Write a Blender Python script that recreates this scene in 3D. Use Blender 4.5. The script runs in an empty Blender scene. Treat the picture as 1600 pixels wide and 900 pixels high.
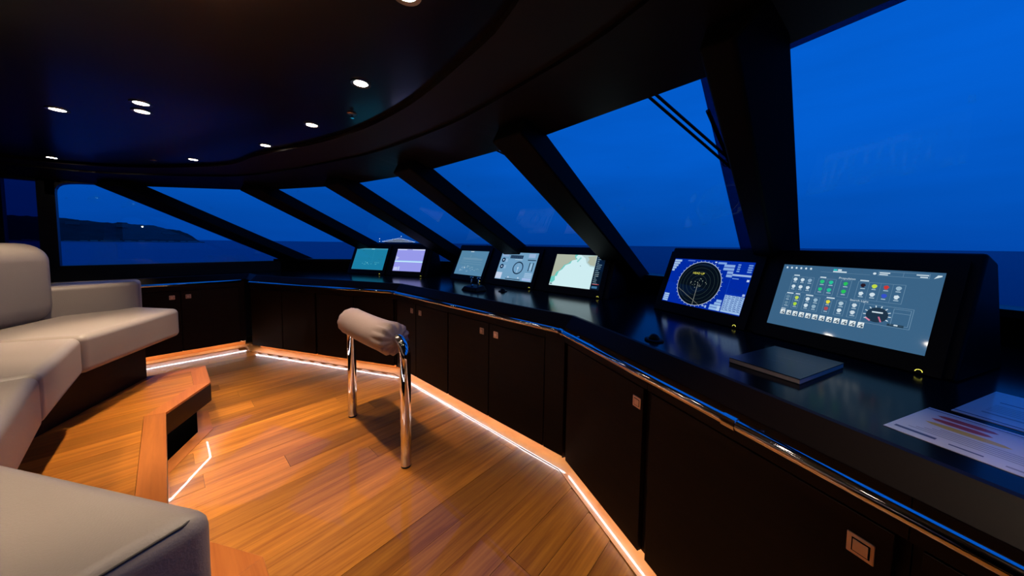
import bpy, bmesh, math, random
from mathutils import Vector, Matrix
random.seed(7)
S = bpy.context.scene
COL = S.collection
D = bpy.data

# ------------------------------------------------------------------ camera
# ship frame: +Y forward, +X starboard, floor z=0, lens 1.35 m above the lower floor
def make_camera():
    f, H = 490.0, 1.35
    r = math.atan(.0138); p = math.radians(3.4); a = math.radians(42)
    cy = 381.5 + f * math.tan(p)
    U = Vector((math.cos(p)*math.sin(r), math.cos(p)*math.cos(r), math.sin(p)))
    R = Vector((math.cos(r), -math.sin(r), 0)); F = U.cross(R)
    Y = F*math.cos(a) + R*math.sin(a); X = R*math.cos(a) - F*math.sin(a)
    M = Matrix((X, Y, U)).to_4x4(); M.translation = Vector((0, 0, H))
    cd = D.cameras.new('camera'); co = D.objects.new('camera', cd); COL.objects.link(co)
    cd.sensor_fit = 'HORIZONTAL'; cd.sensor_width = 36; cd.lens = f/1600*36
    cd.shift_y = (cy - 450)/1600
    cd.clip_start = .02; cd.clip_end = 30000
    co.matrix_world = M; S.camera = co
make_camera()

# ------------------------------------------------------------------ dusk sky and exposure
S.view_settings.view_transform = 'Standard'; S.view_settings.look = 'None'
S.view_settings.gamma = 1; S.view_settings.use_curve_mapping = False; S.view_settings.exposure = 0
W = D.worlds.new('dusk_sky'); S.world = W; W.use_nodes = True
nt = W.node_tree; N = nt.nodes; L = nt.links
bg = N['Background']
tc = N.new('ShaderNodeTexCoord'); sep = N.new('ShaderNodeSeparateXYZ'); L.new(tc.outputs['Generated'], sep.inputs[0])
ramp = N.new('ShaderNodeValToRGB'); L.new(sep.outputs['Z'], ramp.inputs[0])
el = ramp.color_ramp.elements
el[0].position = 0; el[0].color = (.0005, .077, .485, 1)
el[1].position = 1; el[1].color = (.0005, .110, .62, 1)
for ps, c in ((.10, (.0006, .098, .57, 1)), (.25, (.0008, .122, .69, 1)), (.5, (.0008, .128, .72, 1))):
    e = el.new(ps); e.color = c
# faint dusk cloud streaks and the brighter starboard side
mp = N.new('ShaderNodeMapping'); mp.inputs['Scale'].default_value = (1.2, 1.2, 7); L.new(tc.outputs['Generated'], mp.inputs[0])
nz = N.new('ShaderNodeTexNoise'); nz.inputs['Scale'].default_value = 2.2; nz.inputs['Detail'].default_value = 4; L.new(mp.outputs[0], nz.inputs[0])
mr = N.new('ShaderNodeMapRange'); mr.inputs[1].default_value = .35; mr.inputs[2].default_value = .75; mr.inputs[3].default_value = 1.04; mr.inputs[4].default_value = .90
L.new(nz.outputs[0], mr.inputs[0])
ax = N.new('ShaderNodeMapRange'); ax.inputs[1].default_value = -1; ax.inputs[2].default_value = .6; ax.inputs[3].default_value = .86; ax.inputs[4].default_value = 1.06
L.new(sep.outputs['X'], ax.inputs[0])
mu = N.new('ShaderNodeMath'); mu.operation = 'MULTIPLY'; L.new(mr.outputs[0], mu.inputs[0]); L.new(ax.outputs[0], mu.inputs[1])
L.new(ramp.outputs[0], bg.inputs[0]); L.new(mu.outputs[0], bg.inputs[1])

# ------------------------------------------------------------------ materials
def lin(r, g, b):
    f = lambda c: (c/255/12.92) if c/255 <= .04045 else ((c/255+.055)/1.055)**2.4
    return (f(r), f(g), f(b), 1)
MATS = {}
def mat(name, col, rough=.5, metal=0, spec=.5, coat=0, coat_rough=.03, emit=None, strength=0, noise=0, nscale=8, bump=0, bscale=60):
    m = D.materials.new(name); m.use_nodes = True; MATS[name] = m
    t = m.node_tree; b = t.nodes['Principled BSDF']
    b.inputs['Base Color'].default_value = (*col[:3], 1); b.inputs['Roughness'].default_value = rough
    b.inputs['Metallic'].default_value = metal; b.inputs['Specular IOR Level'].default_value = spec
    b.inputs['Coat Weight'].default_value = coat; b.inputs['Coat Roughness'].default_value = coat_rough
    if emit: b.inputs['Emission Color'].default_value = (*emit[:3], 1); b.inputs['Emission Strength'].default_value = strength
    if noise or bump:
        co = t.nodes.new('ShaderNodeTexCoord')
    if noise:
        n = t.nodes.new('ShaderNodeTexNoise'); n.inputs['Scale'].default_value = nscale; n.inputs['Detail'].default_value = 5
        t.links.new(co.outputs['Object'], n.inputs[0])
        mx = t.nodes.new('ShaderNodeMix'); mx.data_type = 'RGBA'
        mx.inputs['A'].default_value = (*[c*(1-noise) for c in col[:3]], 1); mx.inputs['B'].default_value = (*[c*(1+noise) for c in col[:3]], 1)
        t.links.new(n.outputs[0], mx.inputs['Factor']); t.links.new(mx.outputs['Result'], b.inputs['Base Color'])
    if bump:
        n2 = t.nodes.new('ShaderNodeTexNoise'); n2.inputs['Scale'].default_value = bscale; n2.inputs['Detail'].default_value = 3
        t.links.new(co.outputs['Object'], n2.inputs[0])
        bp = t.nodes.new('ShaderNodeBump'); bp.inputs['Strength'].default_value = bump; bp.inputs['Distance'].default_value = .01
        t.links.new(n2.outputs[0], bp.inputs['Height']); t.links.new(bp.outputs[0], b.inputs['Normal'])
    return m
def wood(name, dark, light, along=(22, 1.3, 22), rough=.35, coat=1.0, coat_rough=.04, vary=.35, ang=0.0, spec=.35):
    """Planed timber: grain stretched along one axis, each piece its own tone."""
    m = D.materials.new(name); m.use_nodes = True; MATS[name] = m
    t = m.node_tree; b = t.nodes['Principled BSDF']; nn = t.nodes.new; lk = t.links.new
    g = nn('ShaderNodeNewGeometry'); oi = nn('ShaderNodeObjectInfo')
    off = nn('ShaderNodeVectorMath'); off.operation = 'MULTIPLY_ADD'
    cmb = nn('ShaderNodeCombineXYZ')
    for i in range(3): lk(oi.outputs['Random'], cmb.inputs[i])
    lk(cmb.outputs[0], off.inputs[0]); off.inputs[1].default_value = (37, 53, 11); lk(g.outputs['Position'], off.inputs[2])
    vr = nn('ShaderNodeVectorRotate'); vr.rotation_type = 'Z_AXIS'; vr.inputs['Angle'].default_value = ang; lk(off.outputs[0], vr.inputs['Vector'])
    mp = nn('ShaderNodeMapping'); mp.inputs['Scale'].default_value = along; lk(vr.outputs[0], mp.inputs[0])
    n1 = nn('ShaderNodeTexNoise'); n1.inputs['Scale'].default_value = 1; n1.inputs['Detail'].default_value = 6; n1.inputs['Roughness'].default_value = .62; n1.inputs['Distortion'].default_value = .6
    lk(mp.outputs[0], n1.inputs[0])
    mp2 = nn('ShaderNodeMapping'); mp2.inputs['Scale'].default_value = tuple(a*5 if a > 5 else a*2 for a in along); lk(vr.outputs[0], mp2.inputs[0])
    n2 = nn('ShaderNodeTexNoise'); n2.inputs['Scale'].default_value = 1; n2.inputs['Detail'].default_value = 3; lk(mp2.outputs[0], n2.inputs[0])
    ad = nn('ShaderNodeMath'); ad.operation = 'MULTIPLY_ADD'; lk(n2.outputs[0], ad.inputs[0]); ad.inputs[1].default_value = .35; lk(n1.outputs[0], ad.inputs[2])
    mr = nn('ShaderNodeMapRange'); mr.inputs[1].default_value = .38; mr.inputs[2].default_value = .95; lk(ad.outputs[0], mr.inputs[0])
    mx = nn('ShaderNodeMix'); mx.data_type = 'RGBA'; mx.inputs['A'].default_value = (*dark, 1); mx.inputs['B'].default_value = (*light, 1); lk(mr.outputs[0], mx.inputs['Factor'])
    hv = nn('ShaderNodeHueSaturation'); lk(mx.outputs['Result'], hv.inputs['Color'])
    v = nn('ShaderNodeMapRange'); v.inputs[3].default_value = 1-vary; v.inputs[4].default_value = 1+vary; lk(oi.outputs['Random'], v.inputs[0]); lk(v.outputs[0], hv.inputs['Value'])
    lk(hv.outputs[0], b.inputs['Base Color'])
    b.inputs['Roughness'].default_value = rough; b.inputs['Coat Weight'].default_value = coat; b.inputs['Coat Roughness'].default_value = coat_rough
    b.inputs['Specular IOR Level'].default_value = spec
    bp = nn('ShaderNodeBump'); bp.inputs['Strength'].default_value = .12; bp.inputs['Distance'].default_value = .002
    lk(n2.outputs[0], bp.inputs['Height']); lk(bp.outputs[0], b.inputs['Normal'])
    return m
def glass(name, tint, refl=1.0):
    """Thin flat pane: Fresnel mirror over a tinted see-through sheet."""
    m = D.materials.new(name); m.use_nodes = True; MATS[name] = m
    t = m.node_tree; t.nodes.remove(t.nodes['Principled BSDF']); out = t.nodes['Material Output']
    tr = t.nodes.new('ShaderNodeBsdfTransparent'); tr.inputs[0].default_value = (*tint, 1)
    gl = t.nodes.new('ShaderNodeBsdfGlossy'); gl.inputs['Roughness'].default_value = .0; gl.inputs[0].default_value = (refl, refl, refl, 1)
    fr = t.nodes.new('ShaderNodeFresnel'); ge = t.nodes.new('ShaderNodeNewGeometry')
    io = t.nodes.new('ShaderNodeMapRange'); io.inputs[3].default_value = 1.45; io.inputs[4].default_value = 1/1.45   # same reflectance from either side of the sheet
    t.links.new(ge.outputs['Backfacing'], io.inputs[0]); t.links.new(io.outputs[0], fr.inputs[0])
    mx = t.nodes.new('ShaderNodeMixShader'); t.links.new(fr.outputs[0], mx.inputs[0]); t.links.new(tr.outputs[0], mx.inputs[1]); t.links.new(gl.outputs[0], mx.inputs[2])
    t.links.new(mx.outputs[0], out.inputs[0])
    return m

teak = wood('teak_floor', (.18, .040, .003), (.62, .228, .024), coat=.6, coat_rough=.018)
teakp = wood('teak_platform', (.21, .050, .004), (.60, .215, .025), coat=.12, coat_rough=.25, vary=.2)
teakb = wood('teak_border', (.34, .085, .012), (.55, .17, .030), vary=.12, coat=.15, coat_rough=.25)
teakd = wood('floor_border_dark', (.30, .075, .010), (.54, .165, .030), along=(5, 5, 22), vary=.1, coat=.6, coat_rough=.018)
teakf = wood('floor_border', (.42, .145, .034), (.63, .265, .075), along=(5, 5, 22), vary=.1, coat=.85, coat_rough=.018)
teakx = wood('teak_border_cross', (.34, .085, .012), (.55, .17, .030), along=(1.3, 22, 22), vary=.12, coat=.15, coat_rough=.25)
fasc = wood('mahogany_fascia', (.011, .0024, .0007), (.020, .0046, .0013), along=(2, 2, 30), vary=.05, coat=0, spec=.05)
wenge = wood('dark_wenge', (.0065, .0022, .0009), (.0120, .0042, .0017), along=(3, 3, 30), rough=.5, coat=.04, coat_rough=.25, vary=.10, spec=.12)
soffit_m = wood('soffit_wood', (.0045, .002, .001), (.007, .003, .0015), along=(3, 3, 10), rough=.55, coat=.05, coat_rough=.3, vary=.05)
black = mat('black_trim', (.004, .004, .005), .38, spec=.35)
pillar_m = mat('pillar_black', (.003, .0022, .002), .6, spec=.1, bump=.05)
ceil_m = mat('ceiling_lacquer', (.0045, .0026, .0021), .30, spec=.35, coat=.3, coat_rough=.12, noise=.2, nscale=3)
counter_m = mat('counter_black', (.003, .0035, .005), .16, spec=.16, noise=.2)
shell_m = mat('housing_black', (.003, .003, .0035), .5, spec=.15, bump=.04, bscale=300)
bezel_m = mat('bezel_black', (.002, .002, .0024), .45, spec=.15)
gap_m = mat('joint_black', (.001, .0008, .0006), .9, spec=0)
chrome = mat('chrome', (.80, .78, .77), .06, metal=1)
brass = mat('satin_nickel', (.72, .52, .40), .38, metal=1)
leather = mat('beige_leather', (.285, .236, .205), .42, spec=.4, noise=.06, nscale=5, bump=.10, bscale=260)
pad_m = mat('taupe_leather', (.31, .225, .20), .5, spec=.35, noise=.08, nscale=9, bump=.12, bscale=200)
seam_m = mat('seam_thread', (.05, .04, .035), .7)
led_m = mat('led_white', (1, 1, 1), .5, emit=(1, .93, .98), strength=28)
lamp_m = mat('lamp_lens', (1, 1, 1), .5, emit=(1, .87, .72), strength=45)
ring_m = mat('lamp_trim', (.35, .33, .32), .3, metal=1)
glass_m = glass('window_glass', (.975, .98, .985), .12)
dark_glass = glass('smoked_glass', (.22, .27, .40), .3)
side_glass = glass('side_window_glass', (.94, .95, .97), .8)
frit_m = glass('frit_band', (.16, .20, .30), .3)
paper_m = mat('laminated_paper', (.72, .70, .72), .35, coat=.55, coat_rough=.02)
page_m = mat('page_edges', (.62, .50, .46), .7)
cover_m = mat('book_cover', (.006, .010, .016), .35, coat=.2, coat_rough=.2)
glow_y = mat('button_glow', (.1, .1, .02), .5, emit=lin(235, 225, 90), strength=1.6)
sea_m = None

# ------------------------------------------------------------------ mesh helpers
class MB:
    def __init__(s): s.v = []; s.f = []; s.m = []
    def poly(s, pts, mi=0):
        i = len(s.v); s.v += [tuple(p) for p in pts]; s.f.append(tuple(range(i, i+len(pts)))); s.m.append(mi)
    def solid(s, bot, top, mi=0):
        """two matching rings of points joined by side faces and capped"""
        n = len(bot); i = len(s.v); s.v += [tuple(p) for p in bot] + [tuple(p) for p in top]
        s.f.append(tuple(i+n-1-k for k in range(n))); s.f.append(tuple(i+n+k for k in range(n))); s.m += [mi, mi]
        for k in range(n):
            j = (k+1) % n; s.f.append((i+k, i+j, i+n+j, i+n+k)); s.m.append(mi)
    def prism(s, pts, z0, z1, mi=0): s.solid([(x, y, z0) for x, y in pts], [(x, y, z1) for x, y in pts], mi)
    def obox(s, o, a, b, c, mi=0):
        o, a, b, c = map(Vector, (o, a, b, c)); s.solid([o, o+a, o+a+b, o+b], [o+c, o+a+c, o+a+b+c, o+b+c], mi)
    def box(s, x0, y0, z0, x1, y1, z1, mi=0): s.obox((x0, y0, z0), (x1-x0, 0, 0), (0, y1-y0, 0), (0, 0, z1-z0), mi)
    def tube(s, pts, r, n=16, mi=0, cap=True):
        pts = [Vector(p) for p in pts]; rs = r if isinstance(r, (list, tuple)) else [r]*len(pts)
        t0 = (pts[1]-pts[0]).normalized(); ref = Vector((0, 0, 1)) if abs(t0.z) < .9 else Vector((1, 0, 0))
        u = t0.cross(ref).normalized(); base = len(s.v)
        for k, p in enumerate(pts):
            t = ((pts[k+1]-p).normalized() if k == 0 else (p-pts[k-1]).normalized() if k == len(pts)-1 else ((pts[k+1]-p).normalized()+(p-pts[k-1]).normalized()).normalized())
            u = (u - t*u.dot(t)).normalized(); w = t.cross(u)
            for j in range(n):
                a = 2*math.pi*j/n; s.v.append(tuple(p + (u*math.cos(a)+w*math.sin(a))*rs[k]))
        for k in range(len(pts)-1):
            for j in range(n):
                a = base+k*n+j; b = base+k*n+(j+1) % n; s.f.append((a, b, b+n, a+n)); s.m.append(mi)
        if cap:
            s.f.append(tuple(base+n-1-j for j in range(n))); e = base+(len(pts)-1)*n; s.f.append(tuple(e+j for j in range(n))); s.m += [mi, mi]
    def build(s, name, mats, parent=None, smooth=False, bevel=0, seg=3, loc=None):
        me = D.meshes.new(name); o = D.objects.new(name, me); COL.objects.link(o)
        origin = Vector(loc) if loc is not None else Vector((0, 0, 0))
        off = origin.copy()
        if parent is not None:
            o.parent = parent; off = Vector(parent['wloc'])
            if loc is not None: o.location = origin - off; off = origin
        else: o.location = origin
        o['wloc'] = tuple(off)
        me.from_pydata([tuple(Vector(v)-off) for v in s.v], [], s.f)
        mats = mats if isinstance(mats, (list, tuple)) else [mats]
        for m in mats: me.materials.append(m)
        me.polygons.foreach_set('material_index', s.m)
        bm = bmesh.new(); bm.from_mesh(me); bmesh.ops.recalc_face_normals(bm, faces=bm.faces); bm.to_mesh(me); bm.free()
        if smooth: me.polygons.foreach_set('use_smooth', [True]*len(me.polygons))
        if bevel:
            b = o.modifiers.new('edge', 'BEVEL'); b.width = bevel; b.segments = seg; b.limit_method = 'ANGLE'; b.angle_limit = math.radians(35)
            wn = o.modifiers.new('wn', 'WEIGHTED_NORMAL'); wn.keep_sharp = False
            me.polygons.foreach_set('use_smooth', [True]*len(me.polygons))
        return o
def tag(o, label=None, cat=None, group=None, kind=None):
    if label: o['label'] = label
    if cat: o['category'] = cat
    if group: o['group'] = group
    if kind: o['kind'] = kind
    return o
def thing(name, loc, label, cat, group=None):
    o = D.objects.new(name, None); COL.objects.link(o); o.location = loc; o['wloc'] = tuple(loc); o.empty_display_size = .05
    return tag(o, label, cat, group)
def struct(o, label=None): o['kind'] = 'structure'; return tag(o, label)
def dup(root, loc, label=None, group=None):
    r = root.copy(); COL.objects.link(r); r.location = loc; r['wloc'] = tuple(loc)
    if label: r['label'] = label
    if group: r['group'] = group
    for ch in root.children:
        c = ch.copy(); COL.objects.link(c); c.parent = r
        for g in ch.children:
            d = g.copy(); COL.objects.link(d); d.parent = c
    return r
def lerp(a, b, t): return tuple(x+(y-x)*t for x, y in zip(a, b))

# ------------------------------------------------------------------ plan lines (x, y)
CAX = -2.01
V12, V23 = (-.985, 1.57), (-3.005, 1.57)                 # cabinet face corners
V01, V34 = (.90, .605), (-4.89, .69)
SX = 1.17; PX = -5.15                                    # side cabinet faces
FACES = [(SX, -3.4), (SX, .58), V01, V12, V23, V34, (PX, .67), (PX, -3.4)]
def offset_line(pts, d):
    """parallel polyline; d > 0 is outboard for the aft-starboard to aft-port direction"""
    out = []
    for i, p in enumerate(pts):
        ns = []
        for a, c in ((i-1, i), (i, i+1)):
            if a >= 0 and c < len(pts):
                t = (Vector(pts[c])-Vector(pts[a])).normalized(); ns.append(Vector((t.y, -t.x)))
        n = sum(ns, Vector((0, 0))).normalized(); k = 1/max(.3, n.dot(ns[0])); out.append(tuple(Vector(p)+n*d*k))
    return out
EC = offset_line(FACES, .052)                           # counter front edge
HP = [(-5.69, -.29), (-4.78, .80), (-3.62, 1.31), (-2.48, 1.49), (-1.26, 1.46), (-.15, 1.29), (.98, .92), (1.89, -.29)]  # window head line
ZH, ZS = 1.95, 1.09
DV = Vector((.03, 1.64, -.86))                          # rake of the glass: head to sill
SILL = [(x+.03, y+1.64) for x, y in HP]
XP, XS = -5.75, 1.95                                     # side walls
ZC, CT = 2.10, .905

# ------------------------------------------------------------------ floor of planks
b = MB(); b.box(XP-.1, -3.5, -.10, XS+.1, 3.4, -.021); floor = struct(b.build('floor', teak), 'glossy teak plank floor of the bridge')
pb = MB(); pb.box(-.5, -.5, -1, .5, .5, 0)
plank_mesh = None
pw = .147
def facex(x):                                            # how far forward planks run under the cabinets at x
    if x > V12[0]: return V12[1] - (x-V12[0])*.51
    if x < V23[0]: return V23[1] - (V23[0]-x)*.468
    return V12[1]
x = -5.75 + .04
while x < XS:
    y1 = max(min(facex(x+pw/2), facex(x)) - .0, .3)
    yy = -3.5 - random.random()*1.5
    while yy < y1:
        ln = random.uniform(1.5, 2.6); ye = min(yy+ln, y1)
        ys = max(yy, -3.5)
        if ye - ys > .05:
            if plank_mesh is None:
                o = pb.build('plank', teak, floor); plank_mesh = o.data
                bv = o.modifiers.new('edge', 'BEVEL'); bv.width = .0
                o.modifiers.clear()
            else:
                o = D.objects.new('plank', plank_mesh); COL.objects.link(o); o.parent = floor
            o.location = (x+pw/2, (ys+ye)/2, -.0005 - random.random()*.0010); o.rotation_euler.y = random.uniform(-.005, .005)
            o.scale = (pw-.0016, ye-ys-.0016, .02)
        yy += ln
    x += pw
# border boards laid along the cabinet fronts, mitred at the corners
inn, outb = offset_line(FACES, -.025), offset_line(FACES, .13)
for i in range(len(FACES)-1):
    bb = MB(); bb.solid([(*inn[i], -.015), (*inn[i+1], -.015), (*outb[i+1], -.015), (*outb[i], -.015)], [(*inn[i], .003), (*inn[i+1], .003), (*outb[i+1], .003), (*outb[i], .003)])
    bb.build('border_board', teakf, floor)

rl = [(-3.40, .115), (-3.05, .115), (-2.64, -.10), (-1.60, -.10), (-1.22, .10), (-.84, .10)]
rin, rout = offset_line(rl, .01), offset_line(rl, -.075)
for i in range(5):
    bb = MB(); bb.solid([(*p, -.015) for p in (rin[i], rin[i+1], rout[i+1], rout[i])], [(*p, .003) for p in (rin[i], rin[i+1], rout[i+1], rout[i])]); bb.build('border_board', teakd, floor)
# ------------------------------------------------------------------ raised platform under the sofa
PZ = .345
PF = [(-3.474, .19), (-3.03, .19), (-2.67, -.025), (-1.57, -.025), (-1.21, .178), (-.77, .178)]
plat = thing('raised_platform', (-2.1, -.5, 0), 'raised teak platform with dark overhanging step edge under the sofa', 'platform')
bb = MB(); bb.prism([(-3.40, -3.4), (-.84, -3.4), (-.84, .10), (-1.22, .10), (-1.60, -.10), (-2.64, -.10), (-3.05, .115), (-3.40, .115)], .0, .212); bb.build('riser', gap_m, plat)
bb = MB(); outl = PF + [(-.77, -3.4), (-3.474, -3.4)]; bb.prism(outl, .209, PZ-.012); bb.build('fascia', fasc, plat, bevel=.003)
BW = .085
def inset(pts, d):
    out = []
    for i, p in enumerate(pts):
        t0 = (Vector(p)-Vector(pts[i-1])).normalized(); t1 = (Vector(pts[(i+1) % len(pts)])-Vector(p)).normalized()
        n0, n1 = Vector((t0.y, -t0.x)), Vector((t1.y, -t1.x)); n = (n0+n1).normalized(); out.append(tuple(Vector(p)+n*d/max(.3, n.dot(n0))))
    return out
ins = inset(outl, BW)
for i in range(len(outl)):
    j = (i+1) % len(outl); g = .0008
    bb = MB(); q = [outl[i], outl[j], ins[j], ins[i]]
    bb.prism(q, PZ-.014, PZ+.0005); dx, dy = abs(q[1][0]-q[0][0]), abs(q[1][1]-q[0][1])
    bb.build('border_board', teakx if dx > dy*1.2 else teakb, plat, bevel=.0015, seg=2)
# planks on top, clipped to the border
def ytop(x):
    for (a, c) in zip(ins[:5], ins[1:6]):
        if a[0] <= x <= c[0]: return a[1] + (c[1]-a[1])*(x-a[0])/(c[0]-a[0])
    return ins[0][1]
x = ins[-1][0]; xe = ins[5][0]; 
while x < xe-.01:
    x2 = min(x+pw, xe); a, c = x+.0007, x2-.0007; cuts = [ (a, ytop(a)) ] + [p for p in ins[:6] if a < p[0] < c] + [(c, ytop(c))]
    ys = -.9 - random.random()*.9
    bb = MB(); bb.prism([(a, ys), ] + [(p[0], p[1]-.001) for p in cuts] + [(c, ys)], PZ-.014, PZ-.0006); bb.build('plank', teakp, plat)
    bb = MB(); bb.prism([(a, -3.3), (a, ys-.0014), (c, ys-.0014), (c, -3.3)], PZ-.014, PZ-.0004); bb.build('plank', teakp, plat)
    x = x2
bb = MB()
led = inset(PF + [(-.77, -3.4), (-3.474, -3.4)], .014)[:6]; led[0] = (-3.30, led[0][1])
for i in range(5):
    p, q = Vector((*led[i], .201)), Vector((*led[i+1], .201)); t = (q-p).normalized(); n = Vector((t.y, -t.x, 0))
    bb.obox(p, q-p, n*.008, (0, 0, .0075))
bb.build('led_strip', led_m, plat)

# ------------------------------------------------------------------ cabinets along the bridge front
def frame(p, q):
    t = (Vector(q)-Vector(p)).normalized(); n = Vector((-t.y, t.x))   # n points outboard when walking starboard-aft
    return t, n
class Run:
    """a straight cabinet run from plan point p; s along the run, d outboard of the face"""
    def __init__(s, p, q): s.p = Vector(p); s.t = (Vector(q)-s.p).normalized(); s.L = (Vector(q)-s.p).length; s.n = Vector((s.t.y, -s.t.x))
    def P(s, a, d, z): v = s.p + s.t*a + s.n*d; return Vector((v.x, v.y, z))
    def box(s, mb, a0, a1, d0, d1, z0, z1, mi=0): mb.obox(s.P(a0, d0, z0), s.P(a1, d0, z0)-s.P(a0, d0, z0), s.P(a0, d1, z0)-s.P(a0, d0, z0), (0, 0, z1-z0), mi)
R1 = Run(V12, V01); R1.n = -R1.n          # from the centre corner to starboard; n forward
R2 = Run(V12, V23); R3 = Run(V23, V34); R4 = Run((PX, .67), (PX, -3.4)); R5 = Run((SX, .58), (SX, -3.4)); R5.n = -R5.n
def latch(R, a, z, door, w=.044, h=.046):
    m = MB(); R.box(m, a-w/2, a+w/2, -.003, .002, z-h/2, z+h/2); o = m.build('latch', brass, door, bevel=.002, seg=2)
    m = MB()
    R.box(m, a-w*.30, a+w*.36, -.0038, -.002, z-h*.33, z-h*.29); R.box(m, a-w*.30, a+w*.36, -.0038, -.002, z+h*.29, z+h*.33)
    R.box(m, a-w*.30, a-w*.25, -.0038, -.002, z-h*.33, z+h*.33); R.box(m, a+w*.31, a+w*.36, -.0038, -.002, z-h*.33, z+h*.33)
    for vtx in m.v: pass
    return o, m
def cabinet(R, a0, a1, doors, latches, label, group='dark cabinets around the bridge'):
    c = R.P((a0+a1)/2, .2, 0); k = thing('cabinet', c, label, 'cabinet', group)
    m = MB(); R.box(m, a0+.001, a1-.001, .021, .36, .072, .865); m.build('body', wenge, k)
    m = MB(); R.box(m, a0+.001, a1-.001, .10, .12, 0.0035, .072); m.build('plinth', teakx if abs(R.t.x) > abs(R.t.y) else teakb, k)
    m = MB(); R.box(m, a0+.002, a1-.002, .045, .052, .066, .0715); m.build('led_strip', led_m, k)
    m = MB(); R.box(m, a0+.001, a1-.001, .0, .021, .775, .865); m.build('top_rail', wenge, k)
    for i, (d0, d1) in enumerate(doors):
        m = MB(); R.box(m, d0+.002, d1-.002, .0, .0205, .072, .770); d = m.build('door', wenge, k, bevel=.002, seg=2)
        for la in latches:
            if d0 < la < d1:
                lo, lm = latch(R, la, .70, d)
                gm = MB(); w, h = .044, .046
                R.box(gm, la-w*.30, la+w*.36, -.0037, -.0031, .70-h*.33, .70+h*.33); 
                # recessed pull drawn as a dark outline with a proud plate inside
                o1 = gm.build('latch_groove', gap_m, d)
                pm = MB(); R.box(pm, la-w*.25, la+w*.31, -.0052, -.0030, .70-h*.28, .70+h*.28); pm.build('latch_pull', brass, d, bevel=.0008, seg=2)
    # fillers between doors where the run shows a wider joint
    return k
cabinet(R1, .0, .645, [(.035, .627)], [.592], 'dark wood cabinet below the radar monitor, one latch at its starboard edge')
cabinet(R1, .645, 1.326, [(.662, 1.310)], [1.262], 'dark wood cabinet nearest the camera with a large square nickel latch')
cabinet(R1, 1.326, 2.14, [(1.342, 2.13)], [], 'dark wood cabinet at the starboard end past the square latch')
cabinet(R2, .14, 1.14, [(.145, .645), (.650, 1.135)], [.575, .722], 'dark two-door cabinet right of the padded bar, paired latches under the rail')
cabinet(R2, 1.14, 2.02, [(1.145, 1.64), (1.645, 2.0)], [1.568, 1.712], 'dark two-door cabinet behind the padded bar, paired small latches')
m = MB(); R2.box(m, .0, .14, .0, .30, .072, .865); fl = m.build('corner_filler', wenge); m = MB(); R2.box(m, .0, .14, .045, .052, .066, .0715); fl['wloc'] = (0, 0, 0); m.build('led_strip', led_m, fl); tag(fl, 'narrow dark wood filler panel at the bend of the cabinets', 'panel')
def post(P, ta, na, tb, nb, par):
    P, ta, na, tb, nb = (Vector(v) for v in (P, ta, na, tb, nb)); q = [P, P+na*.10, P+nb*.10]
    m = MB(); m.prism([tuple(v) for v in q], .062, .865); m.build('corner_post', wenge, par)
post(V12, R1.t, R1.n, R2.t, R2.n, fl)
fl2 = thing('corner_filler', (*V23, 0), 'narrow dark corner post between cabinets behind the padded bar', 'panel'); post(V23, -R2.t, R2.n, R3.t, R3.n, fl2)
cabinet(R3, .0, 1.06, [(.03, .535), (.540, 1.05)], [], 'dark plain-fronted cabinet just left of the padded bar')
cabinet(R3, 1.06, 2.10, [(1.075, 1.575), (1.580, 2.085)], [], 'dark plain-fronted cabinet at the far port bend')
cabinet(R4, .0, 1.12, [(.06, .560), (.565, 1.11)], [.500, .628], 'dark cabinet along the port side with two small square latches')
cabinet(R4, 1.12, 2.24, [(1.13, 1.68), (1.685, 2.23)], [], 'dark port side cabinet behind the sofa arm')
for i in range(2): cabinet(R5, .0+i*1.1, 1.1+i*1.1, [(.02+i*1.1, .55+i*1.1), (.555+i*1.1, 1.09+i*1.1)], [], ['dark cabinet on the starboard side, forward one', 'dark cabinet on the starboard side, aft one'][i])

# ------------------------------------------------------------------ countertop with sloping apron
ctop = MB()
FT = offset_line(FACES, .0); FT2 = [(p[0], p[1]) for p in FT]
back = [(XS-.02, -3.4), (XS-.02, 1.14)] + [(p[0], p[1]-.012) for p in reversed(SILL[1:-1])] + [(XP+.02, 1.14), (XP+.02, -3.4)]
ctop.prism(EC + back[::-1], CT-.03, CT)
counter = ctop.build('countertop', counter_m); tag(counter, 'glossy black countertop running under all the monitors around the bridge', 'countertop')
counter['wloc'] = (0, 0, 0)
ap = MB(); LZ = .925; E2, E3 = offset_line(FACES, .060), offset_line(FACES, .078)
for i in range(len(FACES)-1):
    ap.solid([(*FT2[i], .866), (*FT2[i+1], .866), (*EC[i+1], .866), (*EC[i], .866)], [(*E2[i], LZ), (*E2[i+1], LZ), (*E3[i+1], LZ), (*E3[i], LZ)])
struct(ap.build('trim_11', wenge), 'dark wood fascia and raised lip along the counter edge')

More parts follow.
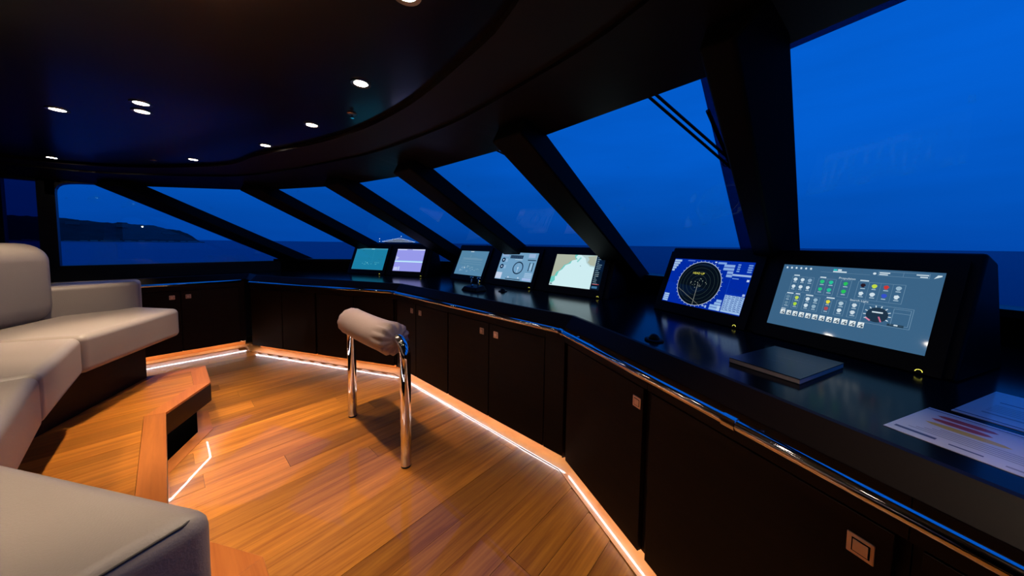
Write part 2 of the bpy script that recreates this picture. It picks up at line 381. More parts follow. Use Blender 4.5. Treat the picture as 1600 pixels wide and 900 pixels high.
# ------------------------------------------------------------------ hand rails
RZ = .85
def rail(name, pts, label, collars, brk):
    k = thing(name, (*pts[0], RZ), label, 'handrail')
    m = MB(); dense = []
    for i, p in enumerate(pts):
        if 0 < i < len(pts)-1:
            a, c = Vector(pts[i-1]), Vector(pts[i+1]); p = Vector(p)
            ta, tc_ = (a-p).normalized(), (c-p).normalized()
            for u in (0, .25, .5, .75, 1): 
                q0, q1 = p+ta*.05, p+tc_*.05; dense.append(tuple((q0*(1-u)+p*u)*(1-u)+(p*(1-u)+q1*u)*u))
        else: dense.append(tuple(p))
    m.tube([(x, y, RZ) for x, y in dense], .0165, 20); m.build('rail_tube', chrome, k, smooth=True)
    for (c, t) in collars:
        m = MB(); c = Vector((*c, RZ)); t = Vector((*t, 0)).normalized()*.02; m.tube([c-t, c-t*.95, c+t*.95, c+t], [.0165, .0195, .0195, .0165], 20); m.build('collar', chrome, k, smooth=False)
    for (c, n) in brk:
        m = MB(); c = Vector((*c, RZ)); n = Vector((*n, 0)).normalized(); m.tube([c, c+n*.075], .007, 10); m.tube([c+n*.052, c+n*.066], .016, 14); m.build('bracket', chrome, k, smooth=False)
ro = offset_line(FACES, -.047)
n1v = R1.n; n2v = R2.n; n3v = R3.n
def on(i, t): return lerp(ro[i], ro[i+1], t)
rail('handrail', [(SX-.06, -1.5), ro[1], ro[2], ro[3], ro[4], lerp(ro[4], ro[5], .97)], 'long polished chrome handrail along the front of the monitor counter',
     [(on(2, .985), R1.t), (on(2, .53), R1.t), (on(3, .97), R2.t)], [(on(2, .5), n1v), (on(2, .93), n1v), (on(2, .1), n1v), (on(3, .3), n2v), (on(3, .72), n2v), (on(4, .25), n3v), (on(4, .9), n3v)])
rail('handrail', [(PX+.047, .63), (PX+.047, -1.9)], 'short chrome handrail on the port side cabinet beyond the sofa arm', [], [((PX+.047, .5), (-1, 0)), ((PX+.047, -.3), (-1, 0))])

# ------------------------------------------------------------------ shell: walls, window band, ceiling
m = MB()                                                   # dashboard upstand from counter to sill, then the sill itself
ch = [(XP+.03, 1.18)] + SILL[1:-1] + [(XS-.03, 1.18)]
for i in range(len(ch)-1):
    (a, c) = ch[i], ch[i+1]
    m.obox((*a, CT-.05), (c[0]-a[0], c[1]-a[1], 0), (0, .05, 0), (0, 0, ZS-.03-CT+.05))
dash = struct(m.build('wall_front', black), 'black upstand between counter and windscreen')
m = MB()
for i in range(len(ch)-1):
    a, c = Vector((*ch[i], ZS-.04)), Vector((*ch[i+1], ZS-.04))
    m.obox(a+Vector((0, -.10, 0)), c-a, (0, .22, 0), (0, 0, .035))
struct(m.build('trim_1', black), 'black window sill ledge along the windscreen')
# hull below, outside the windscreen
m = MB()
for i in range(len(ch)-1):
    a, c = ch[i], ch[i+1]
    m.obox((*a, -1.0), (c[0]-a[0], c[1]-a[1], 0), (0, .06, 0), (0, 0, ZS-.04+1.0))
struct(m.build('wall_hull', black), 'dark superstructure front below the windows')
# ceiling panel with curved edge and fascia, soffit rings, header
def arcpts(pts, n=6):
    out = []
    P = [Vector(p) for p in pts]
    for i in range(len(P)-1):
        p0, p1, p2, p3 = P[max(i-1, 0)], P[i], P[i+1], P[min(i+2, len(P)-1)]
        for k in range(n):
            t = k/n; out.append(tuple(.5*((2*p1)+(p2-p0)*t+(2*p0-5*p1+4*p2-p3)*t*t+(3*p1-p0-3*p2+p3)*t**3)))
    out.append(tuple(P[-1])); return out
ARC = arcpts([(-5.38, -1.6), (-5.32, -.52), (-4.30, .36), (-3.46, .565), (-2.80, .757), (-2.32, .859), (-1.92, .897), (-1.48, .891), (-.994, .824), (-.70, .755), (-.05, .46), (.55, .06), (1.05, -.62), (1.10, -1.6)])
m = MB(); m.prism([(XP-.1, -3.5), (XS+.1, -3.5), (XS+.1, .2), (-.3, 1.02), (-3.2, 1.02), (-4.6, .62), (XP-.1, .1)], ZC, ZC+.06)
ceiling = struct(m.build('ceiling', ceil_m), 'dark glossy lacquered ceiling')
def mapto(line, n):                                       # resample a polyline to n points by arclength
    P = [Vector(p) for p in line]; d = [0]
    for a, c in zip(P, P[1:]): d.append(d[-1]+(c-a).length)
    out = []
    for k in range(n):
        s_ = d[-1]*k/(n-1); i = max(j for j in range(len(d)) if d[j] <= s_+1e-9); i = min(i, len(P)-2)
        out.append(P[i]+(P[i+1]-P[i])*((s_-d[i])/(d[i+1]-d[i])))
    return out
HX = [(XP, -1.6)] + [(XP, -.36)] + HP[1:-1] + [(XS, -.36), (XS, -1.6)]
NN = 90
A = mapto(ARC, NN); Hh = mapto(HX, NN)
Mid = [a*.58+h*.42 for a, h in zip(A, Hh)]
m = MB()
def strip(m, r0, z0, r1, z1, mi=0):
    for i in range(NN-1): m.poly([(*r0[i], z0), (*r0[i+1], z0), (*r1[i+1], z1), (*r1[i], z1)], mi)
strip(m, A, ZC, A, 2.075); strip(m, A, 2.075, Mid, 2.05)
sof = struct(m.build('trim_2', soffit_m), 'curved dark wood soffit around the ceiling panel')
m = MB(); strip(m, Mid, 2.05, Mid, 2.035); 
# the header meets the glass head along the straight facets
Hs = []
for i in range(NN):
    Hs.append(Hh[i])
strip(m, Mid, 2.035, Hs, ZH); strip(m, Hs, ZH, [h+Vector((0, .08)) for h in Hs], ZH+.10)
struct(m.build('trim_3', black), 'black header panel above the windows')
m = MB()                                                   # roof lid over the rake so no sky leaks in
for i in range(len(HP)-1):
    a, c = Vector((*HP[i], ZH)), Vector((*HP[i+1], ZH)); up = Vector((0, -.30, .19)); off = Vector((0, .06, .09))
    m.obox(a+off-Vector((0, .05, 0)), c-a, up, (0, .02, .03))
m.prism([(XP-.15, -3.6), (XS+.15, -3.6), (XS+.15, .0), (-.3, .95), (-3.2, .95), (XP-.15, .0)], ZC+.065, ZC+.16)
struct(m.build('roof', black), 'wheelhouse roof')

# windscreen panes, raked facets
dn = DV.normalized()
def facet(i):
    a, c = Vector((*HP[i], ZH)), Vector((*HP[i+1], ZH)); t = (c-a).normalized(); n = t.cross(dn).normalized()
    if n.z < 0: n = -n
    return a, c, t, n                                      # n points up and outboard
pil = {}                                                   # outboard starboard edge of each raked pillar, as plan offsets on the head line
LS = [(-5.607, -.08), (-4.575, .965), (-3.346, 1.386), (-2.218, 1.509), (-1.044, 1.447), (-.042, 1.243), (1.22, .66)]
PWS, PDEP = [.24, .24, .24, .24, .23, .19, .24], .14
for k, ls in enumerate(LS):
    a, c, t, n = facet(k if k < 6 else 5) if k else facet(0)
    tt = t
    if 0 < k < 6:
        t2 = facet(k-1)[2]; tt = (t+t2).normalized()
    nn_ = tt.cross(dn).normalized(); nn_ = nn_ if nn_.z > 0 else -nn_
    p0 = Vector((*ls, ZH)) - DV*.10; p1 = Vector((*ls, ZH)) + DV*1.06
    sec = [Vector((0, 0, 0)), -tt*PWS[k], -tt*PWS[k] - nn_*PDEP, -nn_*PDEP]
    if k == 5: sec = [Vector((0, 0, 0)), -tt*.19, -tt*.185 - nn_*.13, -tt*.09 - nn_*.15]
    if k == 5: p1 += Vector((.068, 0, 0))
    m = MB(); m.solid([p0+s_ for s_ in sec], [p1+s_ for s_ in sec])
    o = m.build('trim_%d' % (k+4), pillar_m, bevel=.012, seg=3); struct(o, 'raked black window pillar')
for i in range(7):
    a, c, t, n = facet(i); lift = n*.012; th = n*.012
    m = MB(); m.obox(a+lift-DV*.03, c-a, DV*1.08, th); win = struct(m.build('window_%d' % (i+1), glass_m), 'raked windscreen pane')
    # dark printed border at the starboard edge and the head of the pane
    m = MB(); q = c - t*.0; m.obox(c+lift*.4-DV*.03-t*.02, -t*(.115 if i == 4 else .05), DV*1.08, n*.002)
    if i == 5: m.obox(a+lift*.4, c-a, DV*.012, n*.002)
    m.build('frit_band', frit_m, win)

# port side wall with its window and a smoked side pane aft of it
def sidewall(x, sgn, name, w1, w2, lab):
    m = MB(); xo = x-.12 if sgn < 0 else x; xi = x if sgn < 0 else x+.12
    def q(y0, z0, y1, z1): m.box(xo, y0, z0, xi, y1, z1)
    q(-3.5, -.1, 1.25, 1.055); q(-.85, 1.05, -.74, 2.14); q(-1.10, 1.05, -1.04, 2.14) ; q(-3.5, 1.05, -1.10, 2.14); q(-1.10, 1.93, -.70, 2.14)
    # head over the rounded corner, then the diagonal down to the sill
    top = [(-.742, 1.80), (-.737, 1.86), (-.722, 1.895), (-.70, 1.915), (-.66, 1.930), (-.60, 1.940), (-.497, 1.948), (1.185, 1.066), (1.42, 1.0), (1.30, 1.10), (-.40, 2.02), (-.40, 2.14), (-.80, 2.14), (-.80, 1.80)]
    m.solid([(xo, y, z) for y, z in top], [(xi, y, z) for y, z in top])
    o = struct(m.build(name, black), lab)
    xm = (xo+xi)/2
    m = MB(); m.solid([(xm-.005, y, z) for y, z in ((-.76, 1.03), (1.22, 1.03), (-.48, 1.97), (-.76, 1.97))], [(xm+.005, y, z) for y, z in ((-.76, 1.03), (1.22, 1.03), (-.48, 1.97), (-.76, 1.97))])
    struct(m.build(w1, side_glass), 'side window beside the windscreen')
    m = MB(); m.box(xm-.005, -1.08, 1.03, xm+.005, -.83, 1.96); struct(m.build(w2, dark_glass), 'narrow smoked side window')
    return o
sidewall(XP, -1, 'wall_left', 'window_8', 'window_9', 'dark port side wall with windows')
sidewall(XS, 1, 'wall_right', 'window_10', 'window_11', 'dark starboard side wall with windows')
m = MB(); m.box(XP-.12, -3.6, -.1, XS+.12, -3.5, 2.15); struct(m.build('wall_back', wenge), 'dark wood wall behind the sofa')

# ------------------------------------------------------------------ ceiling downlights
def downlight(x, y, power, label, z=ZC, spread=58):
    k = thing('downlight', (x, y, z), label, 'ceiling light', 'recessed ceiling downlights')
    m = MB(); n = 24
    for j in range(n):
        a0, a1 = 2*math.pi*j/n, 2*math.pi*(j+1)/n
        c = lambda a, r, zz: (x+r*math.cos(a), y+r*math.sin(a), zz)
        m.poly([c(a0, .031, z-.004), c(a1, .031, z-.004), c(a1, .044, z-.006), c(a0, .044, z-.006)]); m.poly([c(a0, .044, z-.006), c(a1, .044, z-.006), c(a1, .046, z), c(a0, .046, z)])
        m.poly([c(a0, .031, z-.004), c(a1, .031, z-.004), c(a1, .029, z-.001), c(a0, .029, z-.001)])
    m.build('trim_ring', ring_m, k, smooth=True)
    m = MB(); m.poly([(x+.030*math.cos(2*math.pi*j/n), y+.030*math.sin(2*math.pi*j/n), z-.0025) for j in range(n)]); m.build('lens', lamp_m, k)
    ld = D.lights.new('downlight_lamp', 'SPOT'); ld.energy = power; ld.color = (1, .80, .58); ld.spot_size = math.radians(spread); ld.spot_blend = .6; ld.shadow_soft_size = .022
    lo = D.objects.new('lamp', ld); COL.objects.link(lo); lo.parent = k; lo.location = (0, 0, -.012)
    return k
PW = 70
for (x, y, pw_, lb) in [
    (-1.564, .651, .25, 'glowing round downlight nearest the ceiling edge curve, largest one seen'),
    (-2.353, .666, 1.7, 'round downlight above the leaning bar, second along the ceiling arc'),
    (-3.135, .564, .8, 'round downlight third along the ceiling arc'),
    (-4.218, .213, .8, 'small round downlight far along the ceiling arc near the header'),
    (-2.724, -.057, 1.0, 'upper downlight of the close pair over the sofa platform'),
    (-2.893, -.058, .95, 'lower downlight of the close pair over the sofa platform'),
    (-3.244, -.388, .7, 'round downlight above the sofa, left of the close pair'),
    (-5.202, -.672, .6, 'farthest downlight by the port side window'),
    (-.908, .516, .8, 'round downlight just above the picture over the radar monitor'),
    (-1.45, -.057, .8, 'unseen round downlight added over the starboard end of the sofa'),  # this and the next two are out of view, added for their light
    (-1.15, -.388, .6, 'unseen round downlight added aft over the starboard sofa wing'),
    (-2.08, -.8, .9, 'unseen round downlight added over the middle of the sofa'),
    ]:
    downlight(x, y, PW*pw_, lb)
downlight(.15, .58, PW*.3, 'unseen fill downlight added in the soffit over the chart sheets', z=2.048, spread=82)  # added fill lamp out of view, brightens the sheets and the book

def fixture(x, y, z, label):
    k = thing('ceiling_sensor', (x, y, z), label, 'sensor')
    m = MB(); m.tube([(x, y, z), (x, y, z-.004), (x, y, z-.008)], [.026, .026, .020], 20); m.build('base', ring_m, k)
    m = MB(); m.tube([(x, y, z-.008), (x, y, z-.026)], .006, 10); m.tube([(x, y, z-.024), (x, y, z-.028)], .012, 12); m.build('nozzle', chrome, k)
fixture(-1.961, 0.763, ZC, 'small metal sensor on the ceiling between the two nearest downlights')
fixture(-2.302, 1.210, 2.052, 'small metal sensor under the curved soffit above the triple monitors')
fixture(-4.565, -0.040, ZC, 'small metal sensor on the ceiling beside the far port downlights')
# ------------------------------------------------------------------ monitors in their housings
class Face:
    """tilted monitor plane: s along, t up the face, d out of the face toward the room"""
    def __init__(s, o, e, tilt):
        s.o = Vector(o); s.e = Vector((*e, 0)).normalized(); n = Vector((-s.e.y, s.e.x, 0)); th = math.radians(tilt)
        s.w = Vector((0, 0, math.cos(th))) + n*math.sin(th); s.n = s.e.cross(s.w).normalized(); s.back = n
    def P(s, a, t, d=0): return s.o + s.e*a + s.w*t + s.n*d
    def box(s, m, a0, a1, t0, t1, d0, d1, mi=0): m.obox(s.P(a0, t0, d0), s.e*(a1-a0), s.w*(t1-t0), s.n*(d1-d0), mi)
def ang(deg): return (math.cos(math.radians(deg)), math.sin(math.radians(deg)))
F1 = Face((-.68, 2.341, .97), ang(-27), 21.3)
F2 = Face((-3.141, 2.44, .97), (1, 0), 24.5)
F3 = Face((-4.656, 1.77, .97), ang(24), 23)
def housing(F, a0, a1, label):
    tb = (CT+.002-F.o.z)/F.w.z; tt = .405
    k = thing('monitor_housing', F.P((a0+a1)/2, tb, 0), label, 'monitor housing', 'black monitor housings on the counter')
    up = Vector((0, 0, 1)); dep = .26
    f = [F.P(a0, tb, -.012), F.P(a1, tb, -.012), F.P(a1, tt, -.012), F.P(a0, tt, -.012)]
    bk = [f[0]+F.back*(dep+.16), f[1]+F.back*(dep+.16), f[2]+F.back*.10-up*.035, f[3]+F.back*.10-up*.035]
    m = MB(); m.solid(f, bk); m.build('shell', shell_m, k, bevel=.012, seg=3)
    return k
housing(F1, -.055, 1.245, 'large black twin monitor housing at the starboard end of the counter')
housing(F2, -.115, 2.02, 'wide black triple monitor housing at the centre of the counter')
housing(F3, -.075, 1.235, 'black twin monitor housing at the port end of the counter')

EM = {}
def em(rgb, k=1.0):
    key = (*rgb, k)
    if key not in EM:
        c = lin(*rgb); EM[key] = mat('display_%d_%d_%d' % rgb, (.01, .01, .01), .05, spec=.5, emit=c, strength=k)
    return EM[key]
class Gfx:
    """flat display graphics drawn in screen units (u, v in 0..1) just proud of the panel"""
    def __init__(s, F, a0, a1, t0, t1): s.F = F; s.a0, s.a1, s.t0, s.t1 = a0, a1, t0, t1; s.m = MB(); s.mats = []; s.W = a1-a0; s.H = t1-t0
    def mi(s, rgb):
        mm = em(rgb)
        if mm not in s.mats: s.mats.append(mm)
        return s.mats.index(mm)
    def P(s, u, v, l=1): return s.F.P(s.a0+u*s.W, s.t0+v*s.H, .0012+.0003*l)
    def rect(s, u0, v0, u1, v1, rgb, l=1): s.m.poly([s.P(u0, v0, l), s.P(u1, v0, l), s.P(u1, v1, l), s.P(u0, v1, l)], s.mi(rgb))
    def poly(s, pts, rgb, l=1): s.m.poly([s.P(u, v, l) for u, v in pts], s.mi(rgb))
    def disc(s, u, v, r, rgb, l=1, n=40): s.m.poly([s.P(u+r*math.cos(2*math.pi*j/n)*s.H/s.W, v+r*math.sin(2*math.pi*j/n), l) for j in range(n)], s.mi(rgb))
    def ring(s, u, v, r, w, rgb, l=1, n=64, a0=0, a1=2*math.pi):
        k = s.H/s.W
        for j in range(n):
            b0, b1 = a0+(a1-a0)*j/n, a0+(a1-a0)*(j+1)/n
            q = lambda b, rr: s.P(u+rr*math.cos(b)*k, v+rr*math.sin(b), l)
            s.m.poly([q(b0, r), q(b1, r), q(b1, r+w), q(b0, r+w)], s.mi(rgb))
    def line(s, u0, v0, u1, v1, w, rgb, l=1):
        k = s.W/s.H; d = Vector(((u1-u0)*k, v1-v0)); d.normalize(); n = Vector((-d.y/k, d.x))*w/2
        s.m.poly([s.P(u0-n.x, v0-n.y, l), s.P(u1-n.x, v1-n.y, l), s.P(u1+n.x, v1+n.y, l), s.P(u0+n.x, v0+n.y, l)], s.mi(rgb))
    def frame(s, u0, v0, u1, v1, rgb, w=.006, l=1):
        k = s.H/s.W
        s.rect(u0, v0, u1, v0+w, rgb, l); s.rect(u0, v1-w, u1, v1, rgb, l); s.rect(u0, v0, u0+w*k, v1, rgb, l); s.rect(u1-w*k, v0, u1, v1, rgb, l)
    def text(s, txt, u, v, h, rgb, par, l=2):
        cu = D.curves.new('lettering', 'FONT'); cu.body = txt; cu.size = h*s.H; cu.align_x = 'CENTER'; cu.align_y = 'CENTER'; cu.resolution_u = 3
        cu.materials.append(em(rgb)); o = D.objects.new('lettering', cu); COL.objects.link(o); o.parent = par
        p = s.P(u, v, l+1) - Vector(par['wloc']); M3 = Matrix((s.F.e, s.F.w, s.F.n)).transposed().to_4x4(); M3.translation = p
        bpy.context.view_layer.update(); me = D.meshes.new_from_object(o); D.objects.remove(o)
        o = D.objects.new('lettering', me); COL.objects.link(o); o.parent = par; o.matrix_local = M3
        return o
    def done(s, par): return s.m.build('display_graphics', s.mats, par)
def monitor(F, a0, a1, label, bg, draw, t0=0.0, t1=.317, ring=None):
    tb = (CT-F.o.z)/F.w.z + .004
    k = thing('monitor', F.P((a0+a1)/2, tb, 0), label, 'monitor', 'ship monitors on the bridge counter')
    m = MB(); bz = .045
    for (x0, x1, y0, y1) in ((a0-bz, a1+bz, tb, t0), (a0-bz, a1+bz, t1, t1+.05), (a0-bz, a0, t0, t1), (a1, a1+bz, t0, t1)): F.box(m, x0, x1, y0, y1, -.010, .004)
    m.build('bezel', bezel_m, k)
    m = MB(); F.box(m, a0, a1, t0, t1, -.008, .0012); m.build('screen', em(bg), k)
    g = Gfx(F, a0, a1, t0, t1); draw(g, k)
    if g.m.f: g.done(k)
    if ring is not None:
        m = MB(); n = 14; rr = .0095
        for j in range(n):
            b0, b1 = math.pi*j/n*1.0, math.pi*(j+1)/n
            if j % 3 == 2: b1 -= .05
            q = lambda b, r: F.P(ring+r*math.cos(b), -.060+r*math.sin(b), .0048)
            m.poly([q(b0, rr-.0022), q(b1, rr-.0022), q(b1, rr), q(b0, rr)])
        m.build('power_light', glow_y, k)
        m = MB(); m.tube([F.P(ring, -.060, .003), F.P(ring, -.060, .0046)], .006, 16); m.build('power_button', bezel_m, k)
    return k

def d_radar(g, k):
    B = (0, 40, 160); LB = (150, 190, 235); K = (4, 12, 22)
    cu, cv, r = .432, .492, .462
    g.disc(cu, cv, r, K, 1, 64); g.ring(cu, cv, r-.006, .010, (180, 195, 218), 2)
    for q in (.09, .17, .25, .33, .40): g.ring(cu, cv, q, .004, (52, 70, 68), 2)
    for j in range(36):
        a = 2*math.pi*j/36; c, s_ = math.cos(a), math.sin(a); kk = g.H/g.W; r1 = r+.028
        if abs(s_)*r1+.0 < .5: g.line(cu+(r+.008)*c*kk, cv+(r+.008)*s_, cu+r1*c*kk, cv+r1*s_, .008, (200, 215, 235), 2)
    g.line(cu, cv, cu+.01, cv-r, .007, (150, 155, 150), 3); g.line(cu-.24, cv-.15, cu+.10, cv-.44, .006, (130, 130, 120), 3)
    random.seed(3)
    for j in range(16):
        a = random.uniform(0, 6.28); q = random.uniform(.03, .19); g.disc(cu+q*math.cos(a)*g.H/g.W*1.1, cv+q*math.sin(a)*.55+.0, random.uniform(.005, .010), (150, 160, 150), 3, 8)
    g.text('HEAD UP', .40, .70, .062, (225, 220, 90), k)
    for j in range(5): g.rect(.005, .93-j*.055, .11-j*.017, .975-j*.055, (160, 190, 225), 1)
    for j in range(4): g.rect(.01, .02+j*.045, .085, .055+j*.045, (160, 195, 235), 1)
    g.rect(.60, .93, .70, .97, (120, 160, 220), 1); g.rect(.20, .955, .30, .975, (90, 120, 200), 1); g.rect(.56, .95, .585, .975, (190, 205, 230), 1)
    for j in range(4): g.rect(.68 if j < 2 else .735, .88-j*.065, .80, .93-j*.065, (130, 165, 220), 1)
    g.rect(.80, .72, .995, .755, (150, 180, 225), 1)
    for j in range(4): g.rect(.83, .80+j*.042, .86, .825+j*.042, (110, 150, 215), 1); g.rect(.94, .80+j*.042, .985, .825+j*.042, (110, 150, 215), 1)
    g.frame(.79, .36, .995, .71, (20, 70, 190), .006, 1); g.rect(.965, .63, .99, .67, (190, 205, 235), 2); g.rect(.965, .36, .99, .40, (170, 190, 230), 2); g.rect(.81, .66, .88, .675, (110, 150, 215), 2)
    g.rect(.79, .02, .995, .345, (150, 185, 228), 1)
    for j in range(1, 9): g.rect(.79, .02+j*.036, .995, .024+j*.036, (40, 80, 160), 2)
    for j in range(1, 5): g.rect(.79+j*.041, .08, .793+j*.041, .345, (40, 80, 160), 2)
    random.seed(5)
    for j in range(8):
        for i in range(5): g.rect(.796+i*.041, .066+j*.036, .796+i*.041+random.uniform(.012, .026), .078+j*.036, (60, 95, 165), 2)
    for j, (a, c) in enumerate(((.655, .78), (.655, .78), (.70, .775), (.715, .775))): g.rect(a, .02+j*.055, c, .066+j*.055, (140, 180, 228), 1)
    g.rect(.745, .02, .775, .12, (170, 200, 235), 2)
    g.rect(.56, .05, .59, .07, (150, 180, 225), 1); g.rect(.60, .03, .62, .08, (150, 180, 225), 1)
def d_big(g, k):
    Wt = (205, 222, 232); LN = (105, 140, 168); random.seed(11)
    ic = [(.02+.038*j) for j in range(6)]
    for j, u in enumerate(ic): g.disc(u+.012, .955, .013, Wt, 1, 6+j); g.rect(u+.006, .936, u+.020, .948, Wt, 1)
    g.rect(.385, .945, .41, .97, (40, 190, 190), 1); g.rect(.415, .945, .44, .97, Wt, 1); g.rect(.385, .922, .475, .940, Wt, 1); g.rect(.30, .915, .62, .918, LN, 1)
    g.disc(.645, .94, .016, Wt, 1, 9); g.frame(.665, .915, .93, .975, LN, .004, 1); g.rect(.672, .948, .73, .963, Wt, 2); g.rect(.672, .925, .72, .938, Wt, 2); g.rect(.80, .915, .802, .975, LN, 2)
    g.rect(.865, .95, .925, .962, Wt, 2); g.rect(.885, .924, .922, .937, Wt, 2); g.poly([(.95, .92), (.985, .95), (.985, .965), (.965, .965)], Wt, 2)
    def group(u, v, cols, rows, w, h, colour, head=True):
        g.frame(u, v-h*rows-.02, u+w*cols, v, LN, .004, 1)
        if head: g.rect(u+.008, v+.008, u+.008+.035+random.random()*.02, v+.024, Wt, 1)
        for r_ in range(rows):
            for c_ in range(cols):
                cc = colour[(r_*cols+c_) % len(colour)]; x_, y_ = u+w*(c_+.5), v-h*(r_+.42)
                g.disc(x_, y_, .026, cc, 2, random.choice((5, 6, 8, 9))); g.rect(x_-.008, y_-.03, x_+.008, y_-.008, cc, 2)
                g.rect(x_-.012, y_-.052, x_+.012+random.random()*.006, y_-.042, (170, 195, 212), 2)
        if cols > 1:
            for c_ in range(1, cols): g.rect(u+w*c_, v-h*rows-.02, u+w*c_+.0015, v, LN, 1)
    group(.10, .815, 3, 2, .056, .115, [Wt, Wt, (140, 170, 195), Wt, Wt, Wt])
    group(.30, .815, 2, 2, .062, .115, [(40, 190, 120), (40, 190, 150)])
    group(.455, .815, 1, 2, .07, .115, [(40, 190, 90)], False)
    g.text('Propulsion', .49, .84, .04, Wt, k)
    group(.565, .815, 4, 2, .066, .115, [(40, 25, 35), (190, 215, 70), (200, 55, 50), (150, 180, 200), Wt, Wt, (50, 80, 200), Wt])
    group(.085, .52, 1, 2, .05, .10, [(95, 130, 155)]); group(.155, .52, 1, 2, .05, .10, [(190, 215, 80), (170, 215, 60)])
    group(.235, .52, 2, 2, .058, .10, [Wt, (150, 180, 200), Wt, (140, 170, 190)]); group(.385, .52, 1, 2, .05, .10, [(225, 215, 60), (170, 70, 80)])
    group(.465, .52, 1, 2, .062, .10, [(170, 195, 210), Wt], False); group(.55, .52, 1, 2, .06, .10, [(200, 215, 225)], False)
    g.text('Search Light', .60, .545, .036, Wt, k)
    g.frame(.635, .265, .90, .52, LN, .005, 1); cu, cv = .72, .39
    g.disc(cu, cv, .098, (30, 52, 72), 2, 40)
    for j in range(10):
        a = math.radians(-30+j*26.6); kk = g.H/g.W; g.line(cu+.098*math.cos(a)*kk, cv+.098*math.sin(a), cu+.122*math.cos(a)*kk, cv+.122*math.sin(a), .010, Wt, 3)
    g.rect(.69, .415, .75, .432, Wt, 3); g.line(cu-.06, cv-.05, cu-.03, cv-.085, .016, (215, 130, 160), 3); g.line(cu+.012, cv-.02, cu+.03, cv-.085, .014, (200, 110, 140), 3)
    g.frame(.80, .29, .89, .50, LN, .005, 2); g.rect(.80, .445, .89, .45, LN, 2); g.rect(.785, .275, .87, .305, (35, 60, 80), 2); g.rect(.82, .285, .84, .302, Wt, 3)
    for j in range(12):
        u = .085+j*.0495; g.rect(u, .19, u+.036, .262, (225, 235, 238), 2); g.line(u+.006, .20, u+.028, .245, .010, (70, 95, 115), 3); g.rect(u+.020, .195, u+.033, .222, (60, 85, 105), 3)
    g.rect(.085, .272, .12, .284, Wt, 2)
def d_map(g, k):
    Ld = (172, 180, 160); Tl = (105, 200, 190)
    g.poly([(0, 1), (.46, 1), (.42, .93), (.47, .86), (.36, .82), (.34, .72), (.25, .66), (.20, .52), (.14, .45), (.12, .30), (0, .24)], Tl, 1)
    g.poly([(0, 1), (.40, 1), (.40, .93), (.44, .86), (.34, .80), (.30, .72), (.22, .66), (.17, .52), (.09, .42), (.07, .30), (0, .27)], Ld, 2)
    g.poly([(.52, 1), (.83, 1), (.83, .64), (.74, .66), (.66, .76), (.62, .90)], (178, 205, 205), 1); g.poly([(.66, .95), (.83, 1), (.83, .68), (.74, .70), (.68, .78), (.70, .88)], Ld, 2)
    g.line(.47, .78, .53, .92, .05, (140, 210, 205), 2); g.disc(.555, .66, .012, (60, 90, 90), 3, 8); g.rect(.01, .03, .06, .07, (90, 120, 130), 3); g.poly([(.0, .27), (.08, .30), (.10, .16), (.05, .08), (0, .1)], Tl, 1)
    g.rect(.835, 0, 1, 1, (6, 22, 40), 3); random.seed(2)
    for j in range(15): g.rect(.86, .93-j*.055, .86+random.uniform(.03, .11), .95-j*.055, (110, 140, 155), 4)
    g.rect(.86, .15, .98, .165, (200, 70, 70), 4); g.rect(.86, .04, .96, .10, (60, 110, 150), 4)
def d_dial(g, k):
    K = (18, 40, 66); Wt = (190, 212, 235)
    g.rect(.27, .78, .62, .90, K, 1)
    for j in range(6): g.rect(.285+j*.054, .80, .325+j*.054, .88, (45, 72, 100), 2)
    cu, cv = .56, .45
    g.ring(cu, cv, .185, .04, K, 2); g.disc(cu, cv, .03, Wt, 2, 12); g.line(cu, cv, cu-.0, cv-.17, .016, Wt, 2); g.line(cu, cv+.03, cu, cv+.16, .01, (150, 180, 205), 2)
    for v in (.71, .47): g.disc(.10, v, .085, K, 2, 24); g.disc(.10, v, .03, Wt, 3, 10); g.rect(.16, v-.07, .22, v+.05, (140, 178, 210), 2)
    g.rect(.0, .02, .17, .25, (195, 208, 232), 1); g.rect(.03, .84, .22, .97, (140, 170, 205), 1); g.rect(.76, .83, .93, .97, (150, 178, 215), 1); g.rect(.76, .73, .97, .76, K, 2)
    g.rect(.83, .36, .85, .66, K, 2); g.rect(.92, .36, .94, .66, K, 2); g.rect(.86, .40, .91, .62, (150, 190, 220), 1)
    for j in range(4): g.rect(.78, .26-j*.055, .97, .29-j*.055, (165, 195, 225), 2)
    g.rect(.30, .03, .70, .055, K, 2); g.rect(.35, .08, .39, .12, Wt, 2); g.rect(.62, .08, .66, .12, Wt, 2); g.rect(.42, .73, .62, .76, (160, 190, 215), 2); g.rect(.75, .03, .97, .12, (160, 185, 225), 2)
def d_grey(g, k):
    c1 = (110, 150, 178); c2 = (140, 178, 200)
    g.rect(.36, .955, .48, .985, (190, 210, 220), 1)
    for j, v in enumerate((.70, .56, .47)): g.line(.12, v, .88, v-.02, .012, c1, 1)
    g.poly([(.12, .62), (.2, .70), (.62, .72), (.86, .66), (.84, .62)], (100, 142, 170), 1); g.line(.40, .72, .42, .82, .02, c1, 1)
    random.seed(8)
    for j in range(26): u, v = random.uniform(.15, .85), random.uniform(.10, .40); g.rect(u, v, u+random.uniform(.02, .07), v+random.uniform(.012, .03), c2 if j % 3 else c1, 1)
    g.rect(.30, .27, .34, .31, (190, 210, 215), 2)
